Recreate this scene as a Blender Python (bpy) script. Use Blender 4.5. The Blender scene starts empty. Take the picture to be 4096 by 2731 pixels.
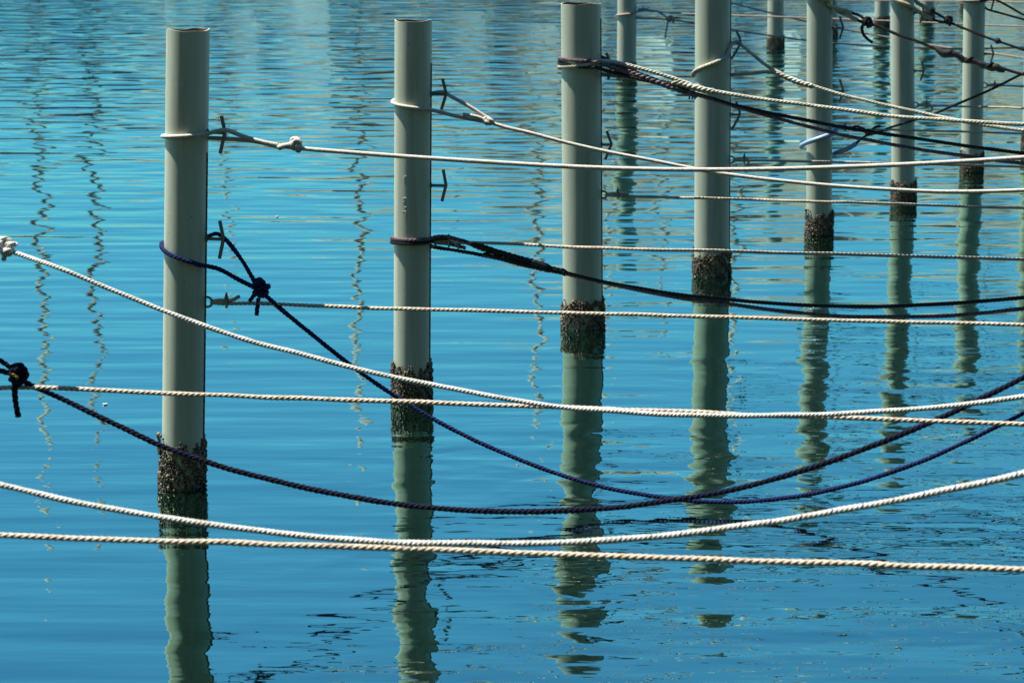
import bpy, math, random
import numpy as np
from mathutils import Matrix, Vector

random.seed(7)
rng = np.random.default_rng(7)
scene = bpy.context.scene
col = scene.collection

# ------------------------------------------------------------------ camera, sky, sun, exposure
F = 12000.0                      # focal length in pixels of the 4096 px wide photograph
CX, CY = 2048.0, 1365.5
CAM_H = 3.24                     # the photographer stands on a quay about 3 m above the water
HORIZON = -590.0
PITCH = math.atan((CY - HORIZON) / F)
cam_d = bpy.data.cameras.new('camera')
cam = bpy.data.objects.new('camera', cam_d)
col.objects.link(cam)
cam.location = (0, 0, CAM_H)
cam.rotation_euler = (math.pi / 2 - PITCH, 0, 0)
cam_d.sensor_fit = 'HORIZONTAL'
cam_d.sensor_width = 36.0
cam_d.lens = 36.0 * F / 4096.0
cam_d.clip_end = 6000
cam_d.dof.use_dof = True
cam_d.dof.focus_distance = 17.0
cam_d.dof.aperture_fstop = 7.1
scene.camera = cam

SUN_EL = math.radians(66.5)
SUN_AZ = math.atan2(-0.960, 0.280)         # from +Y towards +X: the sun stands left, a little behind the posts
world = bpy.data.worlds.new('World')
scene.world = world
world.use_nodes = True
wn, wl = world.node_tree.nodes, world.node_tree.links
bg = wn['Background']
sky = wn.new('ShaderNodeTexSky')
sky.sky_type = 'NISHITA'
sky.sun_disc = False
sky.sun_elevation = SUN_EL
sky.sun_rotation = SUN_AZ
sky.air_density = 0.85
sky.dust_density = 0.0
sky.ozone_density = 4.0
hs = wn.new('ShaderNodeMixRGB')             # the photograph's cool grading of the whole sky
hs.blend_type = 'MULTIPLY'
hs.inputs[0].default_value = 1.0
hs.inputs[2].default_value = (0.41, 0.905, 1.02, 1)
wl.new(sky.outputs[0], hs.inputs[1])
wl.new(hs.outputs[0], bg.inputs['Color'])
bg.inputs['Strength'].default_value = 0.067

sun_d = bpy.data.lights.new('sun', 'SUN')
sun_d.energy = 5.0
sun_d.angle = math.radians(0.53)
sun_d.color = (1.0, 0.95, 0.86)
sun = bpy.data.objects.new('sun', sun_d)
col.objects.link(sun)
sd = Vector((math.sin(SUN_AZ) * math.cos(SUN_EL), math.cos(SUN_AZ) * math.cos(SUN_EL), math.sin(SUN_EL)))
sun.rotation_euler = sd.to_track_quat('Z', 'Y').to_euler()
sun.location = (-20, 5, 40)

scene.view_settings.view_transform = 'Standard'
scene.view_settings.look = 'None'
scene.view_settings.exposure = 0.9
scene.view_settings.gamma = 1.0
scene.view_settings.use_curve_mapping = False
scene.cycles.use_denoising = True
scene.cycles.max_bounces = 6
scene.cycles.caustics_reflective = False
scene.cycles.caustics_refractive = False

# ------------------------------------------------------------------ helpers
SP, CP = math.sin(PITCH), math.cos(PITCH)

def ray(u, v):
    a, b = (u - CX) / F, (CY - v) / F
    return Vector((a, b * SP + CP, b * CP - SP))

def on_z(u, v, z=0.0):
    d = ray(u, v)
    t = (z - CAM_H) / d.z
    return Vector((d.x * t, d.y * t, z))

K = -0.20                        # all the lines run off to the right, 0.2 m nearer per metre

def on_plane(u, v, x0, y0, k=K, off=0.0):
    """point of the vertical plane through (x0, y0) along (1, k), seen at pixel u, v"""
    d = ray(u, v)
    t = (y0 - off - k * x0) / (d.y - k * d.x)
    return Vector((d.x * t, d.y * t, CAM_H + d.z * t))

def mat(name, color, rough=0.6, **kw):
    m = bpy.data.materials.new(name)
    m.use_nodes = True
    b = m.node_tree.nodes['Principled BSDF']
    b.inputs['Base Color'].default_value = (*color, 1)
    b.inputs['Roughness'].default_value = rough
    for k, v in kw.items():
        b.inputs[k].default_value = v
    return m

def noisy(m, c1, c2, scale, lo=0.35, hi=0.65, detail=4, bump=0.0, bscale=None, coord='Object', stretch=(1, 1, 1), rough=None):
    nt = m.node_tree
    n, l = nt.nodes, nt.links
    b = n['Principled BSDF']
    tc = n.new('ShaderNodeTexCoord')
    mp = n.new('ShaderNodeMapping')
    mp.inputs['Scale'].default_value = stretch
    l.new(tc.outputs[coord], mp.inputs[0])
    no = n.new('ShaderNodeTexNoise')
    no.inputs['Scale'].default_value = scale
    no.inputs['Detail'].default_value = detail
    l.new(mp.outputs[0], no.inputs['Vector'])
    r = n.new('ShaderNodeValToRGB')
    r.color_ramp.elements[0].position = lo
    r.color_ramp.elements[1].position = hi
    r.color_ramp.elements[0].color = (*c1, 1)
    r.color_ramp.elements[1].color = (*c2, 1)
    l.new(no.outputs['Fac'], r.inputs[0])
    l.new(r.outputs[0], b.inputs['Base Color'])
    if bump:
        n2 = n.new('ShaderNodeTexNoise')
        n2.inputs['Scale'].default_value = bscale or scale * 4
        n2.inputs['Detail'].default_value = 3
        l.new(mp.outputs[0], n2.inputs['Vector'])
        bp = n.new('ShaderNodeBump')
        bp.inputs['Distance'].default_value = bump
        l.new(n2.outputs['Fac'], bp.inputs['Height'])
        l.new(bp.outputs[0], b.inputs['Normal'])
    return m

def mesh_obj(name, verts, faces, m, parent=None, smooth=True, mats=None, fmat=None, base=None):
    me = bpy.data.meshes.new(name)
    if base is not None:
        verts = np.asarray(verts, dtype=float) - np.array(base)
    me.from_pydata([tuple(p) for p in np.asarray(verts).tolist()], [], faces)
    for mm in (mats or [m]):
        me.materials.append(mm)
    if fmat is not None:
        me.polygons.foreach_set('material_index', fmat)
    if smooth:
        me.polygons.foreach_set('use_smooth', [True] * len(me.polygons))
    me.update()
    o = bpy.data.objects.new(name, me)
    col.objects.link(o)
    if parent is not None:
        o.parent = parent
    elif base is not None:
        o.location = base
    return o

def thing(name, label, cat, loc, group=None):
    o = bpy.data.objects.new(name, None)
    o.empty_display_size = 0.1
    col.objects.link(o)
    o.location = loc
    tag(o, label, cat, group)
    return o

def tag(o, label, cat, group=None, kind=None):
    o['label'] = label
    o['category'] = cat
    if group:
        o['group'] = group
    if kind:
        o['kind'] = kind

def base_of(o):
    return tuple(o.location)

class MB:
    def __init__(self):
        self.v, self.f, self.m = [], [], []

    def add(self, verts, faces, mi=0):
        n = len(self.v)
        self.v += [tuple(p) for p in verts]
        self.f += [tuple(i + n for i in f) for f in faces]
        self.m += [mi] * len(faces)

    def box(self, c, s, rot=None):
        x, y, z = s[0] / 2, s[1] / 2, s[2] / 2
        vs = [Vector((a, b, d)) for a in (-x, x) for b in (-y, y) for d in (-z, z)]
        if rot is not None:
            vs = [rot @ p for p in vs]
        vs = [p + Vector(c) for p in vs]
        self.add(vs, [(0, 1, 3, 2), (4, 6, 7, 5), (0, 4, 5, 1), (2, 3, 7, 6), (0, 2, 6, 4), (1, 5, 7, 3)])

    def build(self, name, m, parent=None, smooth=True, mats=None):
        base = base_of(parent) if parent is not None else None
        if parent is not None and parent.parent is not None:
            base = base_of(parent.parent)
        return mesh_obj(name, self.v, self.f, m, parent, smooth, mats, self.m if mats else None, base)

def spline(pts, step=0.02):
    """Catmull-Rom (centripetal-ish) through the points, resampled evenly"""
    P = [np.array(p, dtype=float) for p in pts]
    if len(P) == 2:
        out = [P[0] + (P[1] - P[0]) * t for t in np.linspace(0, 1, 60)]
    else:
        Q = [2 * P[0] - P[1]] + P + [2 * P[-1] - P[-2]]
        out = []
        for i in range(1, len(Q) - 2):
            p0, p1, p2, p3 = Q[i - 1:i + 3]
            t0 = 0
            t1 = t0 + max(np.linalg.norm(p1 - p0), 1e-5) ** .5
            t2 = t1 + max(np.linalg.norm(p2 - p1), 1e-5) ** .5
            t3 = t2 + max(np.linalg.norm(p3 - p2), 1e-5) ** .5
            n = max(4, int(np.linalg.norm(p2 - p1) / step) + 1)
            for t in np.linspace(t1, t2, n, endpoint=False):
                a1 = (t1 - t) / (t1 - t0) * p0 + (t - t0) / (t1 - t0) * p1
                a2 = (t2 - t) / (t2 - t1) * p1 + (t - t1) / (t2 - t1) * p2
                a3 = (t3 - t) / (t3 - t2) * p2 + (t - t2) / (t3 - t2) * p3
                b1 = (t2 - t) / (t2 - t0) * a1 + (t - t0) / (t2 - t0) * a2
                b2 = (t3 - t) / (t3 - t1) * a2 + (t - t1) / (t3 - t1) * a3
                out.append((t2 - t) / (t2 - t1) * b1 + (t - t1) / (t2 - t1) * b2)
        out.append(P[-1])
    out = np.array(out)
    seg = np.linalg.norm(np.diff(out, axis=0), axis=1)
    s = np.concatenate([[0], np.cumsum(seg)])
    return out, s

def resample(path, s, n):
    t = np.linspace(0, s[-1], n)
    return np.stack([np.interp(t, s, path[:, i]) for i in range(3)], 1), t

def frames(path):
    T = np.gradient(path, axis=0)
    T /= np.linalg.norm(T, axis=1)[:, None] + 1e-12
    N = np.zeros_like(T)
    n = np.cross(T[0], [0, 0, 1.0])
    if np.linalg.norm(n) < 1e-3:
        n = np.cross(T[0], [1.0, 0, 0])
    n /= np.linalg.norm(n)
    for i in range(len(T)):
        n = n - T[i] * np.dot(n, T[i])
        n /= np.linalg.norm(n) + 1e-12
        N[i] = n
    return T, N, np.cross(T, N)

def sweep(path, rad, sides, N, B, caps=True):
    k = len(path)
    a = np.linspace(0, 2 * math.pi, sides, endpoint=False)
    rad = np.broadcast_to(np.asarray(rad, dtype=float), (k,))
    V = path[:, None, :] + rad[:, None, None] * (np.cos(a)[None, :, None] * N[:, None, :] + np.sin(a)[None, :, None] * B[:, None, :])
    V = V.reshape(-1, 3)
    i = np.arange(k - 1)[:, None] * sides
    j = np.arange(sides)[None, :]
    j2 = (j + 1) % sides
    Fq = np.stack([i + j, i + j2, i + sides + j2, i + sides + j], -1).reshape(-1, 4)
    faces = [tuple(q) for q in Fq.tolist()]
    if caps:
        faces += [tuple(range(sides - 1, -1, -1)), tuple(range((k - 1) * sides, k * sides))]
    return V, faces

def tube(mb, pts, r, sides=8, step=0.02, mi=0, smoothed=True):
    if smoothed:
        p, s = spline(pts, step)
        p, _ = resample(p, s, max(6, int(s[-1] / step)))
    else:
        p = np.array([tuple(q) for q in pts], dtype=float)
    if isinstance(r, (list, tuple)):
        r = np.interp(np.linspace(0, 1, len(p)), np.linspace(0, 1, len(r)), r)
    T, N, B = frames(p)
    V, f = sweep(p, r, sides, N, B)
    mb.add(V, f, mi)

def twisted(mb, pts, r, lay=0.072, fleck=False, sides=6, per=9, rough_amp=0.0):
    """three strands laid up around the path"""
    p, s = spline(pts)
    L = s[-1]
    n = max(8, int(L / lay * per))
    p, t = resample(p, s, n)
    # slight kinks and swellings of a used rope
    if L > .5:
        ctl = max(4, int(L / .16))
        for ax in range(3):
            w_ = np.interp(t, np.linspace(0, L, ctl), rng.normal(size=ctl) * .0013)
            w_[:3] = 0
            p[:, ax] += w_ * np.clip(t / .4, 0, 1)
    T, N, B = frames(p)
    swell = 1 + .05 * np.interp(t, np.linspace(0, L, max(4, int(L / .07))), rng.normal(size=max(4, int(L / .07))))
    rs, rh = r * 0.55, r * 0.47
    ph0 = random.random() * 6.28
    for k in range(3):
        ph = -2 * math.pi * t / lay + k * 2 * math.pi / 3 + ph0
        off = rh * swell[:, None] * (np.cos(ph)[:, None] * N + np.sin(ph)[:, None] * B)
        q = p + off
        rad = rs * swell
        if rough_amp:
            rad = rad * (1 + rough_amp * rng.normal(size=n))
        T2, N2, B2 = frames(q)
        # keep the section of each strand turned with the lay so that a tracer yarn stays outside
        o = off / rh
        o = o - T2 * np.sum(o * T2, 1)[:, None]
        o /= np.linalg.norm(o, axis=1)[:, None]
        V, f = sweep(q, rad, sides, o, np.cross(T2, o))
        mi = 0
        nb = len(mb.f)
        mb.add(V, f, 0)
        if fleck and k == 0:
            for idx in range(n - 1):
                if (idx // 2) % 9 == 0:
                    mb.m[nb + idx * sides] = 1

# ------------------------------------------------------------------ materials
M = {}
m = mat('post_paint', (0.40, 0.40, 0.32), 0.5)
m.node_tree.nodes['Principled BSDF'].inputs['Diffuse Roughness'].default_value = 0.4
nt = m.node_tree; n, l = nt.nodes, nt.links
b = n['Principled BSDF']
tc = n.new('ShaderNodeTexCoord')
mp = n.new('ShaderNodeMapping'); mp.inputs['Scale'].default_value = (1, 1, 0.25)
l.new(tc.outputs['Object'], mp.inputs[0])
n1 = n.new('ShaderNodeTexNoise'); n1.inputs['Scale'].default_value = 9; n1.inputs['Detail'].default_value = 5
l.new(mp.outputs[0], n1.inputs['Vector'])
r1 = n.new('ShaderNodeValToRGB')
r1.color_ramp.elements[0].position = 0.3; r1.color_ramp.elements[0].color = (0.49, 0.545, 0.425, 1)
r1.color_ramp.elements[1].position = 0.7; r1.color_ramp.elements[1].color = (0.555, 0.615, 0.485, 1)
l.new(n1.outputs['Fac'], r1.inputs[0])
# scratches and bird lime: pale short streaks
mp2 = n.new('ShaderNodeMapping'); mp2.inputs['Scale'].default_value = (14, 14, 60)
l.new(tc.outputs['Object'], mp2.inputs[0])
n2 = n.new('ShaderNodeTexNoise'); n2.inputs['Scale'].default_value = 1.0; n2.inputs['Detail'].default_value = 2
l.new(mp2.outputs[0], n2.inputs['Vector'])
r2 = n.new('ShaderNodeValToRGB')
r2.color_ramp.elements[0].position = 0.69; r2.color_ramp.elements[0].color = (0, 0, 0, 1)
r2.color_ramp.elements[1].position = 0.80; r2.color_ramp.elements[1].color = (1, 1, 1, 1)
l.new(n2.outputs['Fac'], r2.inputs[0])
mx = n.new('ShaderNodeMixRGB'); mx.inputs[2].default_value = (0.70, 0.70, 0.64, 1)
l.new(r2.outputs[0], mx.inputs[0]); l.new(r1.outputs[0], mx.inputs[1])
# dark specks
n3 = n.new('ShaderNodeTexNoise'); n3.inputs['Scale'].default_value = 70; n3.inputs['Detail'].default_value = 1
l.new(tc.outputs['Object'], n3.inputs['Vector'])
r3 = n.new('ShaderNodeValToRGB')
r3.color_ramp.elements[0].position = 0.76; r3.color_ramp.elements[0].color = (0, 0, 0, 1)
r3.color_ramp.elements[1].position = 0.80; r3.color_ramp.elements[1].color = (1, 1, 1, 1)
l.new(n3.outputs['Fac'], r3.inputs[0])
mx2 = n.new('ShaderNodeMixRGB'); mx2.inputs[2].default_value = (0.10, 0.09, 0.07, 1)
l.new(r3.outputs[0], mx2.inputs[0]); l.new(mx.outputs[0], mx2.inputs[1])
mp3 = n.new('ShaderNodeMapping'); mp3.inputs['Scale'].default_value = (22, 22, 0.9)
l.new(tc.outputs['Object'], mp3.inputs[0])
n5 = n.new('ShaderNodeTexNoise'); n5.inputs['Scale'].default_value = 1.0; n5.inputs['Detail'].default_value = 4
l.new(mp3.outputs[0], n5.inputs['Vector'])
r5 = n.new('ShaderNodeValToRGB')
r5.color_ramp.elements[0].position = 0.50; r5.color_ramp.elements[0].color = (0, 0, 0, 1)
r5.color_ramp.elements[1].position = 0.78; r5.color_ramp.elements[1].color = (.55, .55, .55, 1)
l.new(n5.outputs['Fac'], r5.inputs[0])
mx3 = n.new('ShaderNodeMixRGB'); mx3.inputs[2].default_value = (0.30, 0.27, 0.19, 1)
l.new(r5.outputs[0], mx3.inputs[0]); l.new(mx2.outputs[0], mx3.inputs[1])
# salt and lime washed down from the tops
n6 = n.new('ShaderNodeTexNoise'); n6.inputs['Scale'].default_value = 1.0; n6.inputs['Detail'].default_value = 3
mp6 = n.new('ShaderNodeMapping'); mp6.inputs['Scale'].default_value = (30, 30, 5); mp6.inputs['Location'].default_value = (3, 8, 1)
l.new(tc.outputs['Object'], mp6.inputs[0]); l.new(mp6.outputs[0], n6.inputs['Vector'])
r6 = n.new('ShaderNodeValToRGB')
r6.color_ramp.elements[0].position = 0.66; r6.color_ramp.elements[0].color = (0, 0, 0, 1)
r6.color_ramp.elements[1].position = 0.74; r6.color_ramp.elements[1].color = (.5, .5, .5, 1)
l.new(n6.outputs['Fac'], r6.inputs[0])
mx4 = n.new('ShaderNodeMixRGB'); mx4.inputs[2].default_value = (0.72, 0.71, 0.64, 1)
l.new(r6.outputs[0], mx4.inputs[0]); l.new(mx3.outputs[0], mx4.inputs[1])
oi = n.new('ShaderNodeObjectInfo')
mr = n.new('ShaderNodeMapRange'); mr.inputs['To Min'].default_value = 0.90; mr.inputs['To Max'].default_value = 1.05
l.new(oi.outputs['Random'], mr.inputs['Value'])
vm = n.new('ShaderNodeVectorMath'); vm.operation = 'SCALE'
l.new(mx4.outputs[0], vm.inputs[0]); l.new(mr.outputs[0], vm.inputs['Scale'])
l.new(vm.outputs[0], b.inputs['Base Color'])
bp = n.new('ShaderNodeBump'); bp.inputs['Distance'].default_value = 0.0012
n4 = n.new('ShaderNodeTexNoise'); n4.inputs['Scale'].default_value = 14; n4.inputs['Detail'].default_value = 3
l.new(mp.outputs[0], n4.inputs['Vector']); l.new(n4.outputs['Fac'], bp.inputs['Height']); l.new(bp.outputs[0], b.inputs['Normal'])
M['post'] = m
M['rim'] = noisy(mat('rusty_rim', (.4, .3, .15), .8), (.55, .52, .40), (.36, .20, .08), 30, .45, .7)
M['inside'] = noisy(mat('pipe_inside', (.2, .12, .07), .9), (.10, .06, .04), (.22, .12, .06), 20)
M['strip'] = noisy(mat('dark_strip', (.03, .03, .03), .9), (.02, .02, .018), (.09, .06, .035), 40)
M['cleat'] = noisy(mat('cleat_steel', (.10, .13, .13), .55), (.09, .115, .115), (.13, .09, .06), 25, .5, .72)
M['galv'] = mat('galvanised', (.09, .14, .14), .5, Metallic=.3)
M['tan'] = noisy(mat('tan_rope', (.55, .45, .34), .85), (.56, .46, .34), (.76, .66, .53), 25, bump=.0015, bscale=350)
M['white'] = noisy(mat('white_rope', (.72, .72, .66), .8), (.56, .55, .47), (.80, .80, .76), 18, bump=.0015, bscale=350)
M['blue_yarn'] = mat('blue_yarn', (.03, .10, .32), .8)
M['cream'] = noisy(mat('cream_rope', (.6, .58, .47), .85), (.48, .46, .35), (.72, .70, .58), 18, bump=.002, bscale=300)
M['navy'] = noisy(mat('navy_rope', (.020, .022, .075), .75), (.008, .014, .062), (.020, .036, .14), 45, bump=.003, bscale=260)
M['navy_dark'] = noisy(mat('faded_black_navy_rope', (.008, .010, .03), .85), (.0035, .0045, .014), (.010, .013, .042), 30, bump=.003, bscale=260)
M['black'] = noisy(mat('black_rope', (.012, .011, .013), .6), (.008, .008, .009), (.022, .019, .022), 50, bump=.002, bscale=300)
M['plum'] = noisy(mat('plum_rope', (.05, .035, .045), .45), (.055, .036, .046), (.20, .135, .155), 50, bump=.002, bscale=300)
M['tape'] = mat('black_tape', (.008, .008, .010), .35)
M['rubber'] = mat('black_rubber', (.007, .007, .008), .75)
M['hose'] = noisy(mat('beige_hose', (.5, .42, .25), .5), (.46, .38, .22), (.58, .50, .33), 20)
M['hose_blue'] = mat('blue_hose', (.30, .44, .68), .35)
M['thin'] = noisy(mat('old_tan_rope', (.42, .33, .26), .9), (.36, .28, .21), (.48, .39, .31), 40)

for k_ in ('navy', 'navy_dark', 'black', 'plum', 'tape', 'rubber'):
    M[k_].node_tree.nodes['Principled BSDF'].inputs['Specular IOR Level'].default_value = {'navy': .12, 'navy_dark': .15, 'black': .15, 'plum': .3}.get(k_, .4)

# braided sheath
m = mat('braided_rope', (.62, .58, .50), .8)
nt = m.node_tree; n, l = nt.nodes, nt.links
b = n['Principled BSDF']
tc = n.new('ShaderNodeTexCoord')
no = n.new('ShaderNodeTexNoise'); no.inputs['Scale'].default_value = 190; no.inputs['Detail'].default_value = 2
l.new(tc.outputs['Object'], no.inputs['Vector'])
rr = n.new('ShaderNodeValToRGB')
rr.color_ramp.elements[0].position = .32; rr.color_ramp.elements[0].color = (.36, .31, .25, 1)
rr.color_ramp.elements[1].position = .55; rr.color_ramp.elements[1].color = (.68, .65, .58, 1)
l.new(no.outputs['Fac'], rr.inputs[0]); l.new(rr.outputs[0], b.inputs['Base Color'])
bp = n.new('ShaderNodeBump'); bp.inputs['Distance'].default_value = .004
l.new(no.outputs['Fac'], bp.inputs['Height']); l.new(bp.outputs[0], b.inputs['Normal'])
M['braid'] = m

# shells
m = mat('mussel_shell', (.12, .08, .04), .5)
nt = m.node_tree; n, l = nt.nodes, nt.links
b = n['Principled BSDF']
at = n.new('ShaderNodeAttribute'); at.attribute_name = 'tone'
rr = n.new('ShaderNodeValToRGB')
rr.color_ramp.elements[0].color = (.012, .010, .009, 1)
rr.color_ramp.elements[1].color = (.34, .27, .18, 1)
e = rr.color_ramp.elements.new(.45); e.color = (.062, .042, .020, 1)
e = rr.color_ramp.elements.new(.75); e.color = (.17, .115, .052, 1)
l.new(at.outputs['Fac'], rr.inputs[0]); l.new(rr.outputs[0], b.inputs['Base Color'])
M['shell'] = m
M['slime'] = noisy(mat('algae_film', (.05, .05, .03), .6), (.045, .040, .028), (.26, .28, .215), 24, .44, .60)

# ------------------------------------------------------------------ water
def water_material():
    # height of the ripples in metres as a node group of world x, y
    g = bpy.data.node_groups.new('ripple_height', 'ShaderNodeTree')
    g.interface.new_socket('P', in_out='INPUT', socket_type='NodeSocketVector')
    g.interface.new_socket('H', in_out='OUTPUT', socket_type='NodeSocketFloat')
    n, l = g.nodes, g.links
    gi, go = n.new('NodeGroupInput'), n.new('NodeGroupOutput')

    def math_(op, a, b=None, c=None):
        x = n.new('ShaderNodeMath'); x.operation = op
        for i, q in enumerate((a, b, c)):
            if q is None:
                continue
            if isinstance(q, (int, float)):
                x.inputs[i].default_value = q
            else:
                l.new(q, x.inputs[i])
        return x.outputs[0]

    def noise(scale, stretch=(1, 1, 1), detail=0.0, off=(0, 0, 0), rot=0.0, dist=0.0):
        mp = n.new('ShaderNodeMapping')
        mp.inputs['Scale'].default_value = stretch
        mp.inputs['Location'].default_value = off
        mp.inputs['Rotation'].default_value = (0, 0, rot)
        l.new(gi.outputs[0], mp.inputs[0])
        t = n.new('ShaderNodeTexNoise'); t.noise_dimensions = '2D'
        t.inputs['Scale'].default_value = scale
        t.inputs['Detail'].default_value = detail
        t.inputs['Distortion'].default_value = dist
        l.new(mp.outputs[0], t.inputs['Vector'])
        return math_('SUBTRACT', t.outputs['Fac'], 0.5)

    def smooth(x, lo, hi):
        mr = n.new('ShaderNodeMapRange'); mr.interpolation_type = 'SMOOTHSTEP'
        mr.inputs['From Min'].default_value = lo; mr.inputs['From Max'].default_value = hi
        l.new(x, mr.inputs['Value'])
        return mr.outputs[0]

    sep = n.new('ShaderNodeSeparateXYZ'); l.new(gi.outputs[0], sep.inputs[0])
    X, Y = sep.outputs[0], sep.outputs[1]
    far = smooth(Y, 18, 55)                       # more breeze out in the basin
    # where the slack navy line touches the water it keeps stirring it
    dx = math_('SUBTRACT', X, 2.0); dy = math_('SUBTRACT', Y, 14.6)
    q = math_('ADD', math_('MULTIPLY', math_('MULTIPLY', dx, dx), 0.085), math_('MULTIPLY', math_('MULTIPLY', dy, dy), 0.034))
    stir = math_('SUBTRACT', 1.0, smooth(q, 0.15, 1.25))
    patch = smooth(noise(0.5, (0.6, 1.6, 1), 2, (3, 1, 0)), -0.12, 0.14)
    stir = math_('MULTIPLY', stir, math_('MULTIPLY_ADD', patch, 0.85, 0.15))
    # and it drifts in under the quay
    near = math_('MULTIPLY', smooth(X, -1.55, -0.8), math_('SUBTRACT', 1.0, smooth(Y, 12.4, 13.5)))
    stir = math_('MAXIMUM', stir, math_('MULTIPLY', near, 0.42))

    h = math_('MULTIPLY', noise(0.55, (0.55, 1, 1), 1, (7, 3, 0)), 0.010)
    h = math_('ADD', h, math_('MULTIPLY', noise(1.5, (0.7, 1, 1), 0.5, (1, 5, 0), 0.15), math_('MULTIPLY_ADD', far, 0.044, 0.0068)))
    h = math_('ADD', h, math_('MULTIPLY', noise(3.4, (0.6, 1, 1), 0, (2, 9, 0), -0.1), math_('MULTIPLY_ADD', far, 0.021, 0.0023)))
    # long low crests that only lighten and darken the mirrored sky
    h = math_('ADD', h, math_('MULTIPLY', noise(2.4, (0.20, 1, 1), 1, (5, 2, 0), 0.06), math_('MULTIPLY_ADD', far, 0.006, 0.0100)))
    h = math_('ADD', h, math_('MULTIPLY', noise(7.5, (0.16, 1, 1), 1, (8, 4, 0), -0.04), 0.0021))
    h = math_('ADD', h, math_('MULTIPLY', noise(3.0, (0.8, 1, 1), 1, (4, 2, 0), 0.2, 0.3), math_('MULTIPLY', stir, 0.0120)))
    h = math_('ADD', h, math_('MULTIPLY', noise(9, (0.7, 1, 1), 1, (9, 9, 0), 0, 0.3), math_('MULTIPLY_ADD', stir, 0.0012, 0.00014)))
    h = math_('ADD', h, math_('MULTIPLY', noise(30, (0.3, 1, 1), 0, (1, 9, 0)), math_('MULTIPLY_ADD', stir, 0.00004, 0.00028)))
    l.new(h, go.inputs[0])

    m = bpy.data.materials.new('harbour_water'); m.use_nodes = True
    nt = m.node_tree; n, l = nt.nodes, nt.links
    b = n['Principled BSDF']
    geo = n.new('ShaderNodeNewGeometry')
    eps = 0.006

    def H(off):
        a = n.new('ShaderNodeVectorMath'); a.operation = 'ADD'
        a.inputs[1].default_value = off
        l.new(geo.outputs['Position'], a.inputs[0])
        gr = n.new('ShaderNodeGroup'); gr.node_tree = g
        l.new(a.outputs[0], gr.inputs[0])
        return gr.outputs[0]

    def mm(op, a, b_):
        x = n.new('ShaderNodeMath'); x.operation = op
        l.new(a, x.inputs[0])
        if isinstance(b_, (int, float)):
            x.inputs[1].default_value = b_
        else:
            l.new(b_, x.inputs[1])
        return x.outputs[0]

    h0, hx, hy = H((0, 0, 0)), H((eps, 0, 0)), H((0, eps, 0))
    cx = n.new('ShaderNodeCombineXYZ')
    l.new(mm('MULTIPLY', mm('SUBTRACT', h0, hx), 1 / eps), cx.inputs[0])
    l.new(mm('MULTIPLY', mm('SUBTRACT', h0, hy), 1 / eps), cx.inputs[1])
    cx.inputs[2].default_value = 1
    nv = n.new('ShaderNodeVectorMath'); nv.operation = 'NORMALIZE'
    l.new(cx.outputs[0], nv.inputs[0])
    n.remove(b)
    gl = n.new('ShaderNodeBsdfGlossy')
    gl.inputs['Color'].default_value = (0.62, 0.92, 0.79, 1)
    gl.inputs['Roughness'].default_value = 0.0
    l.new(nv.outputs[0], gl.inputs['Normal'])
    df = n.new('ShaderNodeBsdfDiffuse')                  # murky green depth
    df.inputs['Color'].default_value = (0.003, 0.011, 0.008, 1)
    lw = n.new('ShaderNodeLayerWeight')
    lw.inputs['Blend'].default_value = 0.5
    pw = n.new('ShaderNodeMath'); pw.operation = 'POWER'
    l.new(lw.outputs['Facing'], pw.inputs[0]); pw.inputs[1].default_value = 0.75
    ms = n.new('ShaderNodeMixShader')
    l.new(pw.outputs[0], ms.inputs[0]); l.new(df.outputs[0], ms.inputs[1]); l.new(gl.outputs[0], ms.inputs[2])
    l.new(ms.outputs[0], n['Material Output'].inputs['Surface'])
    return m

W = 3000.0
water = mesh_obj('water', [(-W, -300, 0), (W, -300, 0), (W, 5000, 0), (-W, 5000, 0)], [(0, 1, 2, 3)], water_material(), smooth=False)
tag(water, 'rippled blue harbour water mirroring the posts and masts', 'water', kind='structure')

# ------------------------------------------------------------------ posts
S_, L_ = 0.219, 0.273
POST = {}

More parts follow.
